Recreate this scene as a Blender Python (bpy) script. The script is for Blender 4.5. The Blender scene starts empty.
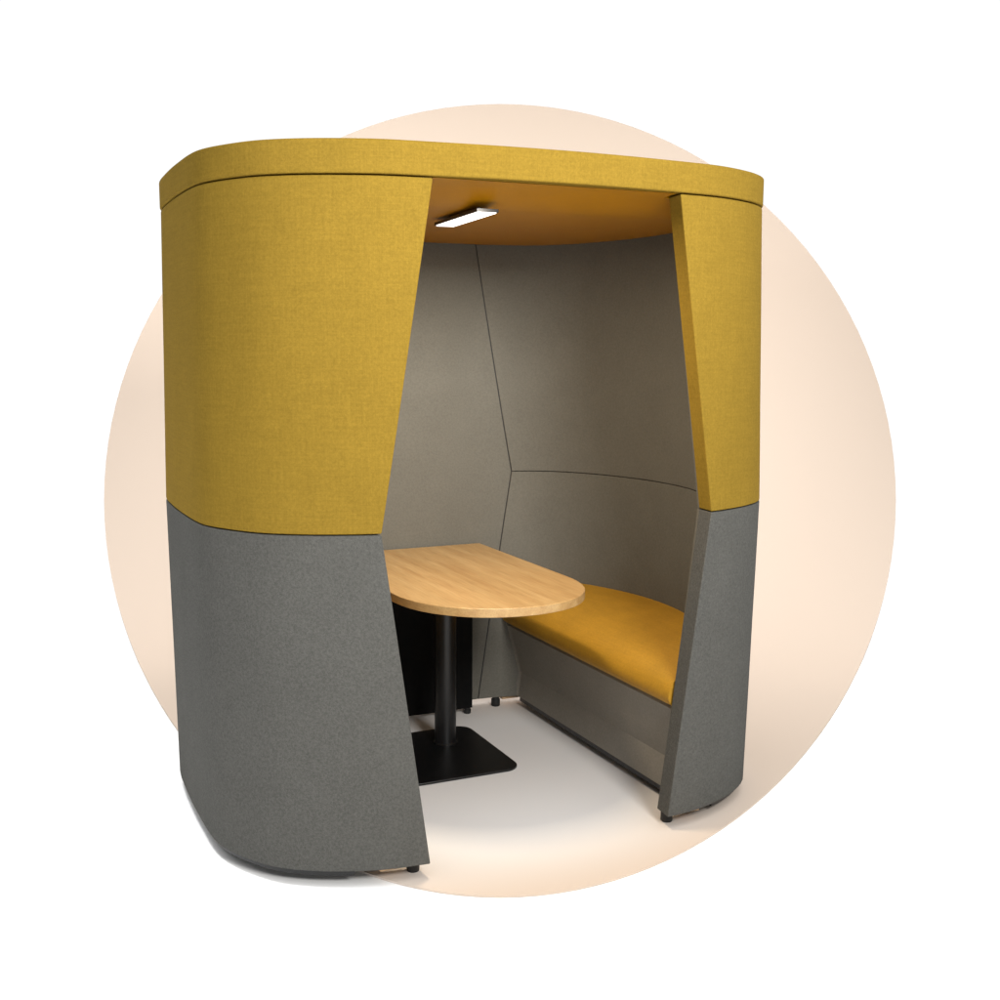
import bpy, bmesh, math, random
from mathutils import Vector, Matrix
random.seed(3)
S = bpy.context.scene
COL = S.collection
YC = 0.69                     # middle of the pod, front to back (metres; the front face is near y = 0)
ZB, ZM, ZT = 0.040, 1.000, 1.944   # underside of the walls, seam between grey and yellow, top of the walls

# ------------------------------------------------------------------ materials
def new_mat(name):
    m = bpy.data.materials.new(name); m.use_nodes = True
    nt = m.node_tree; b = nt.nodes['Principled BSDF']
    return m, nt, b

def nd(nt, typ, **kw):
    n = nt.nodes.new(typ)
    for k, v in kw.items():
        if hasattr(n, k): setattr(n, k, v)
        else: n.inputs[k].default_value = v
    return n

def ramp(nt, fac, stops):
    r = nt.nodes.new('ShaderNodeValToRGB')
    els = r.color_ramp.elements
    while len(els) < len(stops): els.new(0.5)
    for e, (p, c) in zip(els, stops):
        e.position = p; e.color = (c[0], c[1], c[2], 1)
    nt.links.new(fac, r.inputs['Fac'])
    return r

def mixc(nt, fac, a, b, blend='MIX'):
    m = nt.nodes.new('ShaderNodeMix'); m.data_type = 'RGBA'; m.blend_type = blend
    if isinstance(fac, (int, float)): m.inputs[0].default_value = fac
    else: nt.links.new(fac, m.inputs[0])
    for i, v in ((6, a), (7, b)):
        if isinstance(v, tuple): m.inputs[i].default_value = (*v, 1)
        else: nt.links.new(v, m.inputs[i])
    return m.outputs[2]

def fabric(name, base, mottle=0.16, grain=330.0, grain_amt=0.25, bump=0.25, rough=0.9, weave=True, sheen=0.0, spec=0.02):
    """woven wool felt: fine yarn grain, faint warp and weft slubs, soft blotches"""
    m, nt, b = new_mat(name)
    tc = nd(nt, 'ShaderNodeTexCoord'); L = nt.links.new
    big = nd(nt, 'ShaderNodeTexNoise', Scale=7.0, Detail=4.0, Roughness=0.6); L(tc.outputs['Object'], big.inputs['Vector'])
    fine = nd(nt, 'ShaderNodeTexNoise', Scale=grain, Detail=2.0, Roughness=0.6); L(tc.outputs['Object'], fine.inputs['Vector'])
    mid = nd(nt, 'ShaderNodeTexNoise', Scale=grain * 0.33, Detail=2.0, Roughness=0.6); L(tc.outputs['Object'], mid.inputs['Vector'])
    # slubs: noise squeezed along one axis, for threads running up and threads running round
    mp1 = nd(nt, 'ShaderNodeMapping'); mp1.inputs['Scale'].default_value = (230, 230, 9); L(tc.outputs['Object'], mp1.inputs['Vector'])
    s1 = nd(nt, 'ShaderNodeTexNoise', Scale=1.0, Detail=2.0); L(mp1.outputs[0], s1.inputs['Vector'])
    mp2 = nd(nt, 'ShaderNodeMapping'); mp2.inputs['Scale'].default_value = (9, 9, 230); L(tc.outputs['Object'], mp2.inputs['Vector'])
    s2 = nd(nt, 'ShaderNodeTexNoise', Scale=1.0, Detail=2.0); L(mp2.outputs[0], s2.inputs['Vector'])
    add = nd(nt, 'ShaderNodeMath', operation='ADD'); L(s1.outputs[0], add.inputs[0]); L(s2.outputs[0], add.inputs[1])
    half = nd(nt, 'ShaderNodeMath', operation='MULTIPLY'); L(add.outputs[0], half.inputs[0]); half.inputs[1].default_value = 0.5
    def tone(k): return tuple(min(1, c * k) for c in base)
    r1 = ramp(nt, big.outputs[0], [(0.3, tone(1 - mottle)), (0.7, tone(1 + mottle))])
    g = nd(nt, 'ShaderNodeMath', operation='ADD'); L(fine.outputs[0], g.inputs[0]); L(mid.outputs[0], g.inputs[1])
    g2 = nd(nt, 'ShaderNodeMath', operation='MULTIPLY'); L(g.outputs[0], g2.inputs[0]); g2.inputs[1].default_value = 0.5
    lo, hi = 1 - grain_amt, 1 + grain_amt
    r2 = ramp(nt, g2.outputs[0], [(0.36, (lo, lo, lo)), (0.64, (hi, hi, hi))])
    c = mixc(nt, 1.0, r1.outputs[0], r2.outputs[0], 'MULTIPLY')
    if weave:
        w = 0.06
        r3 = ramp(nt, half.outputs[0], [(0.38, (1 - w,) * 3), (0.62, (1 + w,) * 3)])
        c = mixc(nt, 1.0, c, r3.outputs[0], 'MULTIPLY')
    L(c, b.inputs['Base Color'])
    b.inputs['Roughness'].default_value = rough
    b.inputs['Specular IOR Level'].default_value = spec
    b.inputs['Sheen Weight'].default_value = sheen
    b.inputs['Sheen Roughness'].default_value = 0.5
    bp = nd(nt, 'ShaderNodeBump'); bp.inputs['Strength'].default_value = bump; bp.inputs['Distance'].default_value = 0.002
    L(g2.outputs[0], bp.inputs['Height']); L(bp.outputs[0], b.inputs['Normal'])
    return m

def plain(name, col, rough=0.5, metal=0.0, spec=0.5, noise=0.0, nscale=60.0):
    m, nt, b = new_mat(name)
    tc = nd(nt, 'ShaderNodeTexCoord')
    n = nd(nt, 'ShaderNodeTexNoise', Scale=nscale, Detail=3.0); nt.links.new(tc.outputs['Object'], n.inputs['Vector'])
    r = ramp(nt, n.outputs[0], [(0.3, tuple(c * (1 - noise) for c in col)), (0.7, tuple(min(1, c * (1 + noise)) for c in col))])
    nt.links.new(r.outputs[0], b.inputs['Base Color'])
    b.inputs['Roughness'].default_value = rough; b.inputs['Metallic'].default_value = metal
    b.inputs['Specular IOR Level'].default_value = spec
    return m

YELLOW = (0.218, 0.138, 0.020)
M_YEL = fabric('mustard_wool', YELLOW, mottle=0.035, grain=440, grain_amt=0.14, bump=0.2)
M_GREY = fabric('charcoal_grey_wool', (0.091, 0.090, 0.083), mottle=0.04, grain=420, grain_amt=0.22, bump=1.0, weave=False)
M_LINE = fabric('taupe_lining', (0.134, 0.128, 0.110), mottle=0.04, grain=380, grain_amt=0.10, bump=0.15, weave=False)
M_BENCH = fabric('taupe_bench_cloth', (0.24, 0.225, 0.195), mottle=0.04, grain=380, grain_amt=0.10, bump=0.15, weave=False)
M_SEAT = fabric('mustard_seat_cloth', (0.40, 0.208, 0.015), mottle=0.07, grain=420, grain_amt=0.10, bump=0.1, rough=0.6, spec=0.4)
M_CEIL = fabric('mustard_ceiling_cloth', (0.43, 0.185, 0.004), mottle=0.05, grain=420, grain_amt=0.06, bump=0.06, rough=0.34, spec=0.25, weave=False)
M_BLACK = plain('black_powder_coat', (0.0045, 0.0045, 0.005), rough=0.38, noise=0.2, nscale=300)
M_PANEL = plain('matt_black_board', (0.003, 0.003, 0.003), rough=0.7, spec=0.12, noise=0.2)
M_RUBBER = plain('black_rubber', (0.008, 0.008, 0.008), rough=0.6, noise=0.2)
M_PLY = plain('raw_plywood', (0.50, 0.33, 0.19), rough=0.7, noise=0.2, nscale=40)
M_ALU = plain('dark_anodised_frame', (0.06, 0.055, 0.05), rough=0.35, metal=0.6)

def oak():
    m, nt, b = new_mat('oak_veneer'); L = nt.links.new
    tc = nd(nt, 'ShaderNodeTexCoord')
    mp = nd(nt, 'ShaderNodeMapping'); mp.inputs['Scale'].default_value = (26, 1.6, 26); L(tc.outputs['Object'], mp.inputs['Vector'])
    n1 = nd(nt, 'ShaderNodeTexNoise', Scale=1.0, Detail=5.0, Roughness=0.6, Distortion=0.4); L(mp.outputs[0], n1.inputs['Vector'])
    mp2 = nd(nt, 'ShaderNodeMapping'); mp2.inputs['Scale'].default_value = (7, 0.7, 7); L(tc.outputs['Object'], mp2.inputs['Vector'])
    n2 = nd(nt, 'ShaderNodeTexNoise', Scale=1.0, Detail=3.0, Roughness=0.5); L(mp2.outputs[0], n2.inputs['Vector'])
    mp3 = nd(nt, 'ShaderNodeMapping'); mp3.inputs['Scale'].default_value = (220, 9, 220); L(tc.outputs['Object'], mp3.inputs['Vector'])
    n3 = nd(nt, 'ShaderNodeTexNoise', Scale=1.0, Detail=2.0); L(mp3.outputs[0], n3.inputs['Vector'])
    r1 = ramp(nt, n1.outputs[0], [(0.30, (0.43, 0.252, 0.098)), (0.52, (0.51, 0.325, 0.138)), (0.72, (0.57, 0.385, 0.178))])
    r2 = ramp(nt, n2.outputs[0], [(0.35, (0.86, 0.84, 0.80)), (0.65, (1.0, 1.0, 1.0))])
    c = mixc(nt, 1.0, r1.outputs[0], r2.outputs[0], 'MULTIPLY')
    r3 = ramp(nt, n3.outputs[0], [(0.40, (0.88, 0.86, 0.84)), (0.55, (1, 1, 1))])
    c = mixc(nt, 1.0, c, r3.outputs[0], 'MULTIPLY')
    L(c, b.inputs['Base Color']); b.inputs['Roughness'].default_value = 0.36
    bp = nd(nt, 'ShaderNodeBump'); bp.inputs['Strength'].default_value = 0.08; bp.inputs['Distance'].default_value = 0.001
    L(n3.outputs[0], bp.inputs['Height']); L(bp.outputs[0], b.inputs['Normal'])
    return m
M_OAK = oak()

def emit(name, col, strength):
    m, nt, b = new_mat(name)
    b.inputs['Base Color'].default_value = (0.8, 0.8, 0.8, 1)
    b.inputs['Emission Color'].default_value = (*col, 1); b.inputs['Emission Strength'].default_value = strength
    return m
M_LAMP = emit('lamp_diffuser', (1.0, 0.93, 0.86), 3.0)

def sheet_mat():
    """peach disc colour fading to the pale floor where the pod stands"""
    m, nt, b = new_mat('peach_disc'); L = nt.links.new
    tc = nd(nt, 'ShaderNodeTexCoord')
    mp = nd(nt, 'ShaderNodeMapping'); mp.inputs['Location'].default_value = (0, -YC / 0.86, 0)
    mp.inputs['Scale'].default_value = (1 / 1.02, 1 / 0.86, 0.9); L(tc.outputs['Object'], mp.inputs['Vector'])
    ln = nd(nt, 'ShaderNodeVectorMath', operation='LENGTH'); L(mp.outputs[0], ln.inputs[0])
    r = ramp(nt, ln.outputs['Value'], [(0.0, (0, 0, 0)), (1.0, (1, 1, 1))])
    mr = nd(nt, 'ShaderNodeMapRange'); mr.interpolation_type = 'SMOOTHSTEP'
    mr.inputs['From Min'].default_value = 0.60; mr.inputs['From Max'].default_value = 1.10
    L(ln.outputs['Value'], mr.inputs['Value'])
    nt.nodes.remove(r)
    c = mixc(nt, mr.outputs[0], PALE, PEACH)
    L(c, b.inputs['Base Color']); b.inputs['Roughness'].default_value = 0.9
    b.inputs['Specular IOR Level'].default_value = 0.06
    return m
PALE, PEACH = (0.80, 0.785, 0.775), (0.60, 0.497, 0.411)
M_SHEET = sheet_mat()
M_WHITE = plain('white_studio_floor', (0.95, 0.95, 0.95), rough=0.8, spec=0.1)

# ------------------------------------------------------------------ helpers
def obj(name, bm, mat, parent=None, smooth=True, bevel=0.0, seg=3, angle=40):
    bmesh.ops.recalc_face_normals(bm, faces=bm.faces)
    me = bpy.data.meshes.new(name); bm.to_mesh(me); bm.free()
    me.materials.append(mat)
    if smooth: me.polygons.foreach_set('use_smooth', [True] * len(me.polygons))
    o = bpy.data.objects.new(name, me); COL.objects.link(o)
    if parent: o.parent = parent
    if bevel:
        b = o.modifiers.new('bevel', 'BEVEL'); b.width = bevel; b.segments = seg
        b.limit_method = 'ANGLE'; b.angle_limit = math.radians(angle); b.harden_normals = True
    elif smooth:
        me.set_sharp_from_angle(angle=math.radians(angle))
    return o

def thing(name, label, cat, loc=(0, 0, 0), group=None):
    e = bpy.data.objects.new(name, None); COL.objects.link(e); e.location = loc; e.empty_display_size = 0.1
    e['label'] = label; e['category'] = cat
    if group: e['group'] = group
    return e

def catmull(pts, n=24):
    out = []
    P = [Vector(p) for p in pts]
    for i in range(len(P) - 1):
        p0 = P[i - 1] if i else P[0] * 2 - P[1]
        p1, p2 = P[i], P[i + 1]
        p3 = P[i + 2] if i + 2 < len(P) else P[-1] * 2 - P[-2]
        for k in range(n):
            t = k / n
            out.append(0.5 * ((2 * p1) + (p2 - p0) * t + (2 * p0 - 5 * p1 + 4 * p2 - p3) * t * t + (3 * p1 - p0 - 3 * p2 + p3) * t ** 3))
    out.append(P[-1])
    return out

def full_side(half):
    """right half of the plan from (0, front) round the side to (0, back)"""
    back = [(x, 2 * YC - y) for x, y in reversed(half[:-1])]
    pts = [(-half[1][0], half[1][1])] + half + back + [(-half[1][0], 2 * YC - half[1][1])]
    c = catmull(pts)
    return [p for p in c[24:-24]]

OUT = full_side([(0, -.030), (.20, -.024), (.39, -.008), (.531, .008), (.65, .045), (.75, .095), (.83, .160), (.895, .258),
                 (.932, .345), (.946, .435), (.951, .56), (.953, YC)])
INN = full_side([(0, .062), (.25, .064), (.40, .070), (.52, .092), (.62, .145), (.71, .255), (.772, .40), (.808, .54), (.820, YC)])

def offset(c, d):
    r = []
    for i, p in enumerate(c):
        a = c[max(0, i - 1)]; b = c[min(len(c) - 1, i + 1)]
        t = (b - a).normalized(); r.append(p + Vector((-t.y, t.x)) * d)     # inward of a curve that runs anticlockwise
    return r
MID = offset(OUT, 0.073)
MID = [Vector((max(p.x, 0.0), p.y)) for p in MID]

def bulge(z, sgn=1):   # the walls swell a little at the seam and lean in above and below it, the right-hand one more
    k = abs(z - ZM) / 0.95
    if sgn < 0: return 1.016 - .016 * k
    return 1.014 - (.040 if z > ZM else .030) * k

def door_x(z):  # half width of the six-sided doorway at height z
    if z >= ZM: return .531 + (.393 - .531) * (z - ZM) / (1.946 - ZM)
    return .405 + (.531 - .405) * (z - ZB) / (ZM - ZB)

def back_x(z):  # the matching closed opening at the rear
    return door_x(z) - (.047 + .011 * (z - ZM) / .95 if z >= ZM else .047 + .003 * (ZM - z) / .95)

def span(curve, x0, n, x1=None):
    """n points of the curve between its front and back crossing of x = x0, evenly spaced"""
    x1 = x0 if x1 is None else x1
    h = len(curve) // 2
    def cross(seq, xx):
        for i in range(len(seq) - 1):
            a, b = seq[i], seq[i + 1]
            if a.x <= xx <= b.x and b.x > a.x:
                return i, a.lerp(b, (xx - a.x) / (b.x - a.x))
        return 0, seq[0]
    i, p = cross(curve[:h + 1], x0)
    rev = list(reversed(curve)); j, q = cross(rev[:h + 1], x1); j = len(curve) - 1 - j
    pts = [p] + curve[i + 1:j] + [q]
    L = [0.0]
    for a, b in zip(pts, pts[1:]): L.append(L[-1] + (b - a).length)
    out = []; k = 0
    for s in range(n):
        t = L[-1] * s / (n - 1)
        while k < len(L) - 2 and L[k + 1] < t: k += 1
        d = L[k + 1] - L[k]
        out.append(pts[k].lerp(pts[k + 1], 0 if d == 0 else (t - L[k]) / d))
    return out

def shell(zs, fo, fi, n, sgn=1):
    """closed wall piece: rows at heights zs, outer and inner plan curves fo(z), fi(z) of n points each"""
    bm = bmesh.new(); rows = []
    for z in zs:
        k = bulge(z, sgn)
        rows.append(([bm.verts.new((sgn * p.x * k, p.y, z)) for p in fo(z)], [bm.verts.new((sgn * p.x * k, p.y, z)) for p in fi(z)]))
    for (o0, i0), (o1, i1) in zip(rows, rows[1:]):
        for a in range(n - 1):
            bm.faces.new((o0[a], o0[a + 1], o1[a + 1], o1[a])); bm.faces.new((i0[a], i1[a], i1[a + 1], i0[a + 1]))
        bm.faces.new((o0[0], o1[0], i1[0], i0[0])); bm.faces.new((o0[-1], i0[-1], i1[-1], o1[-1]))
    for (o, i) in (rows[0], rows[-1]):
        for a in range(n - 1): bm.faces.new((o[a], i[a], i[a + 1], o[a + 1]))
    return bm

def lin(a, b, n): return [a + (b - a) * i / (n - 1) for i in range(n)]

def box(bm, x0, x1, y0, y1, z0, z1):
    v = [bm.verts.new((x, y, z)) for z in (z0, z1) for y in (y0, y1) for x in (x0, x1)]
    for f in ((0, 2, 3, 1), (4, 5, 7, 6), (0, 1, 5, 4), (2, 6, 7, 3), (0, 4, 6, 2), (1, 3, 7, 5)):
        bm.faces.new([v[i] for i in f])
    return bm

def prism(bm, outline, z0, z1):
    lo = [bm.verts.new((x, y, z0)) for x, y in outline]; hi = [bm.verts.new((x, y, z1)) for x, y in outline]
    bm.faces.new(lo[::-1]); bm.faces.new(hi)
    n = len(lo)
    for i in range(n): bm.faces.new((lo[i], lo[(i + 1) % n], hi[(i + 1) % n], hi[i]))
    return bm

def lathe(bm, prof, cx, cy, n=32):
    rings = [[bm.verts.new((cx + r * math.cos(2 * math.pi * k / n), cy + r * math.sin(2 * math.pi * k / n), z)) for k in range(n)] for r, z in prof]
    for a, b in zip(rings, rings[1:]):
        for k in range(n): bm.faces.new((a[k], a[(k + 1) % n], b[(k + 1) % n], b[k]))
    bm.faces.new(rings[0][::-1]); bm.faces.new(rings[-1])
    return bm

def round_rect(x0, x1, y0, y1, r, n=8):
    out = []
    for cx, cy, a0 in ((x1 - r, y0 + r, -90), (x1 - r, y1 - r, 0), (x0 + r, y1 - r, 90), (x0 + r, y0 + r, 180)):
        for k in range(n + 1):
            a = math.radians(a0 + 90 * k / n); out.append((cx + r * math.cos(a), cy + r * math.sin(a)))
    return out

def full_outline(curve, d=0.0, n=110):
    """the whole plan, both sides, shrunk by d"""
    c = offset(curve, d) if d else curve
    c = span([Vector((max(0, p.x), p.y)) for p in c], 0.0005, n)
    kr, kl = bulge(ZT, 1), bulge(ZT, -1)
    return [(p.x * kr, p.y) for p in c] + [(-p.x * kl, p.y) for p in reversed(c)]

# ------------------------------------------------------------------ setting
org = Vector((-1.54086, -2.79340, 0)); yaw = 0.40564
bm = bmesh.new()
v = [bm.verts.new(p) for p in [(org.x + d * math.sin(yaw) + l * math.cos(yaw), org.y + d * math.cos(yaw) - l * math.sin(yaw), -.006) for l, d in ((-30, -30), (30, -30), (30, 5.28), (-30, 5.28))]]
bm.faces.new(v)
fl = obj('floor', bm, M_WHITE, smooth=False); fl['kind'] = 'structure'

# peach disc as a bent sheet, outlined to look round from the camera: lies on the floor, curves up and stands behind the pod; (way along the sheet, left edge, right edge) in metres
SWEEP = [(2.8997, 0.1368, 0.1368), (2.9024, 0.0832, 0.1907), (2.9105, 0.0296, 0.2449), (2.9242, -0.024, 0.2997), (2.9435, -0.0778, 0.3552), (2.9686, -0.132, 0.4117), (2.9997, -0.1867, 0.4691), (3.0371, -0.2421, 0.5279), (3.081, -0.2985, 0.5881), (3.132, -0.3559, 0.65), (3.1904, -0.4146, 0.7138), (3.2568, -0.4748, 0.7799), (3.3319, -0.5368, 0.8486), (3.4165, -0.6009, 0.9201), (3.5115, -0.6674, 0.9949), (3.6179, -0.7366, 1.0735), (3.737, -0.8089, 1.1564), (3.8704, -0.885, 1.2442), (4.02, -0.9652, 1.3376), (4.1878, -1.0503, 1.4375), (4.3765, -1.1411, 1.5449), (4.5893, -1.2385, 1.6611), (4.8302, -1.3437, 1.7876), (5.1041, -1.4582, 1.9262), (5.3848, -1.5741, 2.0667), (5.6099, -1.6715, 2.1833), (5.8065, -1.7565, 2.2844), (5.9863, -1.8316, 2.3735), (6.155, -1.8975, 2.4519), (6.3155, -1.9545, 2.5199), (6.4696, -2.0026, 2.5779), (6.6184, -2.0417, 2.6259), (6.7628, -2.0718, 2.6637), (6.9031, -2.0927, 2.6915), (7.0396, -2.1044, 2.7091), (7.1727, -2.1071, 2.7167), (7.3024, -2.1006, 2.7144), (7.4287, -2.0853, 2.7023), (7.5516, -2.0613, 2.6808), (7.6712, -2.029, 2.6502), (7.7873, -1.9885, 2.6108), (7.8999, -1.9404, 2.5632), (8.0089, -1.885, 2.5077), (8.1141, -1.8228, 2.4448), (8.2156, -1.7544, 2.3753), (8.3133, -1.681, 2.3008), (8.4072, -1.6033, 2.2219), (8.4971, -1.5213, 2.1388), (8.5827, -1.4353, 2.0518), (8.664, -1.3455, 1.9611), (8.7408, -1.2522, 1.8668), (8.8129, -1.1554, 1.7692), (8.8802, -1.0555, 1.6685), (8.9426, -0.9527, 1.5649), (8.9999, -0.8472, 1.4587), (9.0521, -0.7392, 1.3501), (9.099, -0.629, 1.2393), (9.1406, -0.5168, 1.1266), (9.1769, -0.4028, 1.0122), (9.2076, -0.2874, 0.8964), (9.2328, -0.1706, 0.7793), (9.2525, -0.0529, 0.6613), (9.2666, 0.0657, 0.5426), (9.2751, 0.1847, 0.4235), (9.2779, 0.3041, 0.3041)]
FLAT, RF = 5.2, 1.9
def sweep_pt(s, lat, thick=0.0):
    if s < FLAT: d, z, nd_, nz = s, 0.0, 0.0, 1.0
    elif s < FLAT + RF * math.pi / 2:
        a = (s - FLAT) / RF; d, z, nd_, nz = FLAT + RF * math.sin(a), RF * (1 - math.cos(a)), -math.sin(a), math.cos(a)
    else: d, z, nd_, nz = FLAT + RF, RF + s - FLAT - RF * math.pi / 2, -1.0, 0.0
    d -= nd_ * thick; z -= nz * thick
    return (org.x + d * math.sin(yaw) + lat * math.cos(yaw), org.y + d * math.cos(yaw) - lat * math.sin(yaw), z)
rows = []
for (a, b) in zip(SWEEP, SWEEP[1:]):
    for k in range(3):
        rows.append(tuple(a[i] + (b[i] - a[i]) * k / 3 for i in range(3)) if a is not SWEEP[0] and b is not SWEEP[-1] else (a if k == 0 else None))
rows = [r for r in rows if r] + [SWEEP[-1]]
bm = bmesh.new(); NW = 25; fr, bk = [], []
for (s, l, r) in rows:
    if r - l < 1e-6: l -= .004; r += .004
    fr.append([bm.verts.new(sweep_pt(s, l + (r - l) * k / (NW - 1))) for k in range(NW)])
    bk.append([bm.verts.new(sweep_pt(s, l + (r - l) * k / (NW - 1), .005)) for k in range(NW)])
for i in range(len(fr) - 1):
    for k in range(NW - 1):
        bm.faces.new((fr[i][k], fr[i][k + 1], fr[i + 1][k + 1], fr[i + 1][k])); bm.faces.new((bk[i][k], bk[i + 1][k], bk[i + 1][k + 1], bk[i][k + 1]))
    for k in (0, NW - 1): bm.faces.new((fr[i][k], fr[i + 1][k], bk[i + 1][k], bk[i][k]))
for i in (0, len(fr) - 1):
    for k in range(NW - 1): bm.faces.new((fr[i][k], fr[i][k + 1], bk[i][k + 1], bk[i][k]))
sw = obj('backdrop', bm, M_SHEET); sw['kind'] = 'structure'

# ------------------------------------------------------------------ the pod
pod = thing('meeting_pod', 'rounded acoustic meeting pod in mustard over charcoal grey fabric with a six-sided doorway', 'meeting pod')
N = 61
for sgn in (1, -1):
    obj('upper_panel', shell(lin(ZM + .0015, ZT, 13), lambda z: span(OUT, door_x(z), N, back_x(z)), lambda z: span(MID, door_x(z) + .008, N, back_x(z)), N, sgn), M_YEL, pod, bevel=.0045)
    obj('lower_panel', shell(lin(ZB, ZM - .0015, 13), lambda z: span(OUT, door_x(z), N, back_x(z)), lambda z: span(MID, door_x(z) + .008, N, back_x(z)), N, sgn), M_GREY, pod, bevel=.0045)
    up = obj('upper_lining', shell(lin(ZM + .0015, ZT - .002, 13), lambda z: span(MID, door_x(z) + .011, N, back_x(z) + .002), lambda z: span(INN, door_x(z) + .014, N, back_x(z) + .002), N, sgn), M_LINE, pod, bevel=.004)
    obj('lower_lining', shell(lin(ZB + .002, ZM - .0015, 13), lambda z: span(MID, door_x(z) + .011, N, back_x(z) + .002), lambda z: span(INN, door_x(z) + .014, N, back_x(z) + .002), N, sgn), M_LINE, pod, bevel=.004)

def back_curve(curve, z, n, gap):
    xe = back_x(z) - gap
    h = len(curve) // 2
    rear = [p for p in curve[h:]]
    def y_at(x):
        for a, b in zip(rear, rear[1:]):
            if b.x <= x <= a.x and a.x > b.x: return a.lerp(b, (a.x - x) / (a.x - b.x)).y
        return rear[-1].y
    return [Vector((x, y_at(abs(x)))) for x in lin(-xe, xe, n)]
obj('back_lining', shell(lin(ZB + .002, ZM, 7) + lin(ZM, ZT - .002, 7)[1:], lambda z: back_curve(MID, z, 25, .0025), lambda z: back_curve(INN, z, 25, .0025), 25), M_LINE, pod, bevel=.004)
obj('back_upper_panel', shell(lin(ZM + .0025, ZT, 7), lambda z: back_curve(OUT, z, 25, .001), lambda z: back_curve(MID, z, 25, .001), 25), M_YEL, pod, bevel=.005)
obj('back_lower_panel', shell(lin(ZB, ZM - .0025, 7), lambda z: back_curve(OUT, z, 25, .001), lambda z: back_curve(MID, z, 25, .001), 25), M_GREY, pod, bevel=.005)

# dark tape behind the open joints between the side and rear linings
def rear_y(curve, x):
    rear = curve[len(curve) // 2:]
    for a, b in zip(rear, rear[1:]):
        if b.x <= x <= a.x and a.x > b.x: return a.lerp(b, (a.x - x) / (a.x - b.x)).y
    return rear[-1].y
for sgn in (1, -1):
    obj('seam_tape', shell(lin(ZB + .006, ZT - .006, 9), lambda z: [Vector((back_x(z) + d, rear_y(MID, back_x(z) + d) - .0006)) for d in (-.012, .012)],
                           lambda z: [Vector((back_x(z) + d, rear_y(MID, back_x(z) + d) - .0016)) for d in (-.012, .012)], 2, sgn), M_RUBBER, pod)

roof = obj('roof', prism(bmesh.new(), full_outline(OUT, -.003), ZT + .004, 2.036), M_YEL, pod, bevel=.006, seg=4)

def curve_x(curve, y):
    """right-hand x of a plan curve at depth y"""
    best = 0
    for a, b in zip(curve, curve[1:]):
        if a.y <= y <= b.y and b.y > a.y: best = max(best, a.x + (b.x - a.x) * (y - a.y) / (b.y - a.y))
    return best

# ceiling cloth: flat over the room, rising softly to the roof edge over the doorway
kr, kl = bulge(ZT, 1), bulge(ZT, -1); CE = offset(INN, .004)
bm = bmesh.new(); lo, hi = [], []
for y in lin(.008, .30, 34) + lin(.30, 1.308, 40)[1:]:
    t = min(1, max(0, (y + .004) / .33)); t = t * t * (3 - 2 * t)
    z = ZT + .0026 + (1.910 - ZT - .0026) * t
    wx = door_x(ZT) - .006 if y < .062 else max(door_x(ZT) - .006, curve_x(CE, y))
    lo.append([bm.verts.new((x, y, z)) for x in lin(-wx * kl, wx * kr, 41)]); hi.append([bm.verts.new((x, y, ZT + .0030)) for x in lin(-wx * kl, wx * kr, 41)])
for q, fl_ in ((lo, 0), (hi, 1)):
    for a, b in zip(q, q[1:]):
        for k in range(40): bm.faces.new((a[k], a[k + 1], b[k + 1], b[k]))
for i in range(len(lo) - 1):
    for k in (0, 40): bm.faces.new((lo[i][k], lo[i + 1][k], hi[i + 1][k], hi[i][k]))
for i in (0, len(lo) - 1):
    for k in range(40): bm.faces.new((lo[i][k], lo[i][k + 1], hi[i][k + 1], hi[i][k]))
obj('ceiling', bm, M_CEIL, pod, angle=50)

# ceiling light on two short studs
def rot_box(bm, cx, cy, ang, L, W, z0, z1, taper=0.0, r=.003):
    lo = round_rect(-W / 2 + taper, W / 2 - taper, -L / 2 + taper, L / 2 - taper, r, 4); hi = round_rect(-W / 2, W / 2, -L / 2, L / 2, r, 4)
    ca, sa = math.cos(ang), math.sin(ang)
    a = [bm.verts.new((cx + x * ca - y * sa, cy + x * sa + y * ca, z0)) for x, y in lo]
    b = [bm.verts.new((cx + x * ca - y * sa, cy + x * sa + y * ca, z1)) for x, y in hi]
    bm.faces.new(a[::-1]); bm.faces.new(b); n = len(a)
    for i in range(n): bm.faces.new((a[i], a[(i + 1) % n], b[(i + 1) % n], b[i]))
    return bm
LX, LY, LA = -.128, .385, math.radians(-4)
lamp = obj('ceiling_light', rot_box(bmesh.new(), LX, LY, LA, .385, .070, 1.890, 1.899), M_ALU, pod, angle=30)
for s in (-1, 1):
    obj('light_stud', lathe(bmesh.new(), [(.008, 1.8992), (.008, 1.9098)], LX - math.sin(LA) * .12 * s, LY + math.cos(LA) * .12 * s, 12), M_ALU, lamp)
obj('light_diffuser', rot_box(bmesh.new(), LX, LY, LA, .375, .060, 1.8875, 1.8898, .001), M_LAMP, lamp, angle=30)

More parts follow.
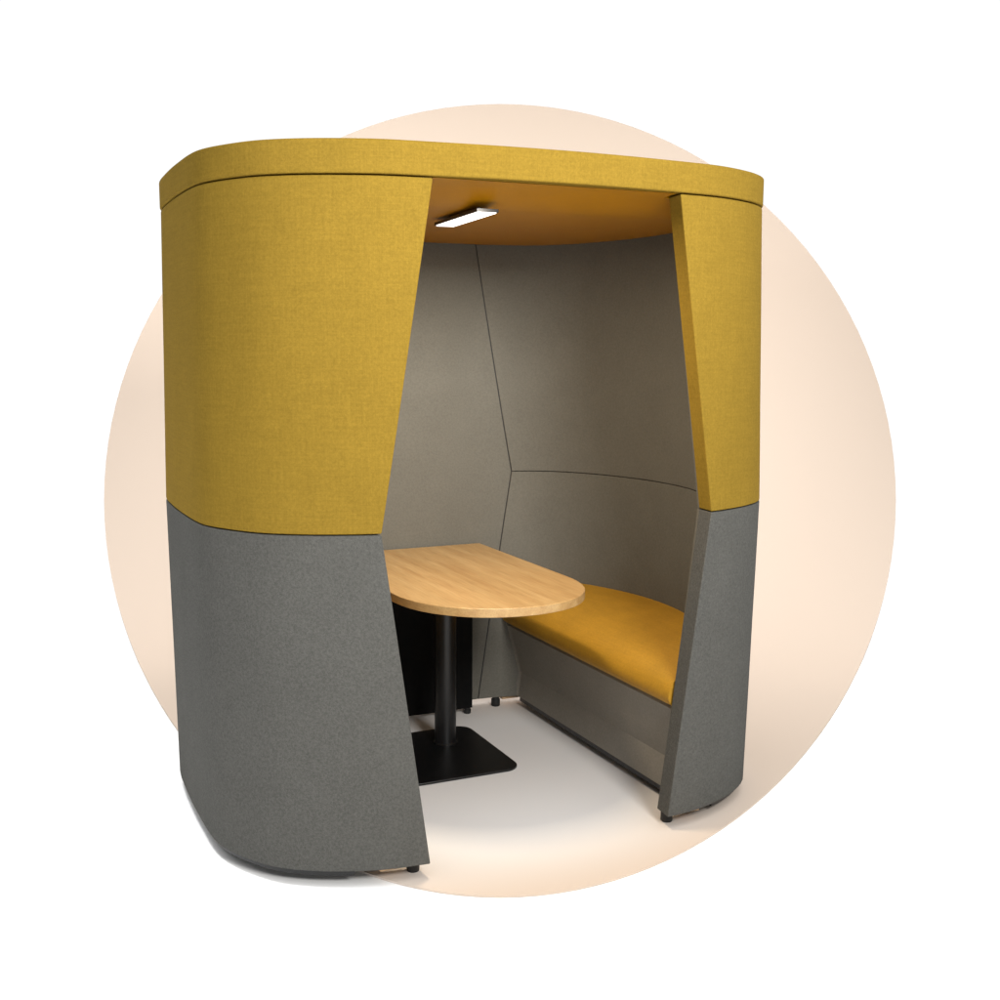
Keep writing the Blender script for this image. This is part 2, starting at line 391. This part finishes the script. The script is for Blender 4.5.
# benches
def bench_solid(profile, back, zback, ys, sgn, cap=True):
    """profile: front edge points (x, z) from bottom to top; the back follows the plan curve"""
    bm = bmesh.new(); rings = []
    for y in ys:
        xb = max(curve_x(back, y), profile[-1][0] + .01)
        pts = [(x if callable(x) is False else x(xb), z) for x, z in profile]
        ring = [bm.verts.new((sgn * min(x, xb - .0005 * (len(pts) - i)), y, z)) for i, (x, z) in enumerate(pts)]
        top, bot = zback
        nb = 5
        for k in range(1, nb + 1):
            t = k / nb; ring.append(bm.verts.new((sgn * (pts[-1][0] + (xb - pts[-1][0]) * t), y, pts[-1][1] + (top - pts[-1][1]) * (1 - (1 - t) ** 1.6))))
        ring.append(bm.verts.new((sgn * xb, y, bot)))
        rings.append(ring)
    for a, b in zip(rings, rings[1:]):
        n = len(a)
        for k in range(n): bm.faces.new((a[k], a[(k + 1) % n], b[(k + 1) % n], b[k]))
    for r in (rings[0], rings[-1]): bm.faces.new(r)
    return bm
BEN = offset(INN, -.012)
ys = lin(.078, 1.302, 41)
for sgn in (1, -1):
    be = obj('bench', bench_solid([(.517, .046), (.530, .150), (.474, .352), (.482, .360)], BEN, (.360, .046), ys, sgn), M_BENCH, pod, angle=12)
    roll = [(.500, .3605), (.472, .364), (.456, .376), (.449, .394), (.450, .414), (.459, .436), (.477, .457), (.503, .475), (.540, .490)]
    obj('seat_cushion', bench_solid(roll, BEN, (.548, .3605), lin(.082, 1.296, 41), sgn), M_SEAT, be, angle=60)
    bm = bmesh.new(); box(bm, *sorted((sgn * .523, sgn * .56)), .11, 1.27, .026, .0455)
    obj('plinth', bm, M_BLACK, be, smooth=False)

# feet, plywood blocks and dark base rail under the walls
def foot(x, y, r=.019, h=ZB + .001):
    return lathe(bmesh.new(), [(r * .9, 0.0), (r, .004), (r, h * .72), (r * .8, h * .8), (r * .8, h)], x, y, 24)
for sx in (1, -1):
    for sy in (1, -1):
        y = .055 if sy > 0 else 2 * YC - .055
        obj('foot', foot(sx * .436, y), M_RUBBER, pod)
        bm = bmesh.new(); yb = (lambda a: a if sy > 0 else 2 * YC - a)
        box(bm, *sorted((sx * .462, sx * .545)), *sorted((yb(.031), yb(.066))), .026, ZB - .0005)
        obj('plywood_block', bm, M_PLY, pod, bevel=.002, seg=2)
for sgn in (1, -1):
    obj('base_rail', shell([.022, ZB - .001], lambda z: [p for p in span(offset(OUT, .016), .615, 41)], lambda z: [p for p in span(offset(OUT, .042), .615, 41)], 41, sgn), M_BLACK, pod)

# ------------------------------------------------------------------ the table
tab = thing('meeting_table', 'round-ended oak meeting table on a black pedestal inside the pod', 'table', (0, 0, 0))
TX, TR = .018, .330
out = [(TX + TR, 1.300)]
out = []
for k in range(49):
    a = math.radians(180 + 180 * k / 48)
    ca, sa = math.cos(a), math.sin(a); e = 2 / 2.15
    out.append((TX + TR * math.copysign(abs(ca) ** e, ca), .565 + .367 * math.copysign(abs(sa) ** e, sa)))
out += [(TX + TR, 1.305), (TX - TR, 1.305)]
obj('tabletop', prism(bmesh.new(), out, .680, .709), M_OAK, tab, bevel=.003)
obj('base_plate', prism(bmesh.new(), round_rect(-.235, .211, .628, 1.128, .060), .0005, .010), M_BLACK, tab, bevel=.003)
obj('pedestal', lathe(bmesh.new(), [(.045, .0105), (.045, .016), (.041, .020), (.041, .676)], .052, .965, 40), M_BLACK, tab)
bm = bmesh.new(); box(bm, -.12, .16, .72, 1.20, .668, .6795); obj('mounting_plate', bm, M_BLACK, tab, bevel=.002)
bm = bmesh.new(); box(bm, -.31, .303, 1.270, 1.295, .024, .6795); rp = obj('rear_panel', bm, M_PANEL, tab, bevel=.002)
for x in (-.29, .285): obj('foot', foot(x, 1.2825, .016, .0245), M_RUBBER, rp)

# ------------------------------------------------------------------ light
BEHIND, AHEAD, TOP = 0.12, 1.04, 1.6
w = bpy.data.worlds.new('World'); S.world = w; w.use_nodes = True
nt = w.node_tree; bg = nt.nodes['Background']
# made-up studio surround: white ahead, added glow overhead, dim behind the camera
tc = nd(nt, 'ShaderNodeTexCoord')
dt = nd(nt, 'ShaderNodeVectorMath', operation='DOT_PRODUCT'); dt.inputs[1].default_value = (math.sin(yaw), math.cos(yaw), 0)
nt.links.new(tc.outputs['Generated'], dt.inputs[0])
m1 = nd(nt, 'ShaderNodeMapRange'); m1.interpolation_type = 'SMOOTHSTEP'
for k, v in (('From Min', .05), ('From Max', .55), ('To Min', BEHIND), ('To Max', AHEAD)): m1.inputs[k].default_value = v
nt.links.new(dt.outputs['Value'], m1.inputs['Value'])
sp = nd(nt, 'ShaderNodeSeparateXYZ'); nt.links.new(tc.outputs['Generated'], sp.inputs[0])
m2 = nd(nt, 'ShaderNodeMapRange'); m2.interpolation_type = 'SMOOTHSTEP'
for k, v in (('From Min', .55), ('From Max', .85), ('To Min', 0), ('To Max', TOP)): m2.inputs[k].default_value = v
nt.links.new(sp.outputs['Z'], m2.inputs['Value'])
ad = nd(nt, 'ShaderNodeMath', operation='ADD'); nt.links.new(m1.outputs[0], ad.inputs[0]); nt.links.new(m2.outputs[0], ad.inputs[1])
bg.inputs[0].default_value = (1, 1, 1, 1); nt.links.new(ad.outputs[0], bg.inputs[1])
def area(name, loc, target, size, power, col=(1, 1, 1)):
    l = bpy.data.lights.new(name, 'AREA'); l.shape = 'RECTANGLE'; l.size, l.size_y = size; l.energy = power; l.color = col
    o = bpy.data.objects.new(name, l); COL.objects.link(o); o.location = loc
    o.rotation_euler = (Vector(target) - Vector(loc)).to_track_quat('-Z', 'Y').to_euler()
    return o
key = area('key_softbox', (-.1, -3.3, 2.75), (-.1, 0, 2.2), (1.1, 1.1), 71, (1, .985, .95)); key.data.spread = math.radians(92)
area('added_fill', (-.8, -3.8, 1.0), (.3, .4, .4), (1.0, 1.0), 18, (1, .985, .96))  # unseen lamp added to lift the bench front and floor inside
for loc, aim, power in (((-1.0, 1.6, 3.35), (-.5, 4.4, 1.0), 25), ((.7, 1.1, 3.35), (1.3, 3.7, .8), 19), ((2.4, .6, 3.35), (2.9, 3.0, 1.0), 18)):
    area('added_backdrop_light', loc, aim, (1.2, 1.2), power, (1, 1, 1)).data.spread = math.radians(105)  # unseen lamps added above and behind the pod to even out the peach
area('added_floor_light', (-1.95, .5, 5.0), (-1.95, .5, 0), (.6, .6), 14, (1, 1, 1)).data.spread = math.radians(40)  # unseen lamp added to weaken the pod's shadow on the left floor
cl = area('ceiling_lamp', (LX, LY, 1.8868), (LX, LY, 0), (.058, .37), 18.0, (1, .84, .63)); cl.rotation_euler = (0, 0, LA)

# ------------------------------------------------------------------ camera and output
cam = bpy.data.cameras.new('camera'); co = bpy.data.objects.new('camera', cam); COL.objects.link(co)
co.location = (-1.54086, -2.79340, 1.49440)
co.rotation_euler = (math.pi / 2 - 0.1350, 0, -0.40564)
cam.sensor_width = 36; cam.lens = 36 * 1.1125062
cam.shift_x = (500 - 450.4966) / 1000; cam.shift_y = (501.3427 - 500) / 1000
cam.clip_start = 0.05; cam.clip_end = 300
S.camera = co
S.view_settings.view_transform = 'Standard'; S.view_settings.look = 'None'
S.view_settings.exposure = 0.0; S.view_settings.gamma = 1.0
try: S.view_settings.use_curve_mapping = False
except Exception: pass
S.cycles.max_bounces = 10; S.cycles.diffuse_bounces = 6
S.cycles.use_denoising = True
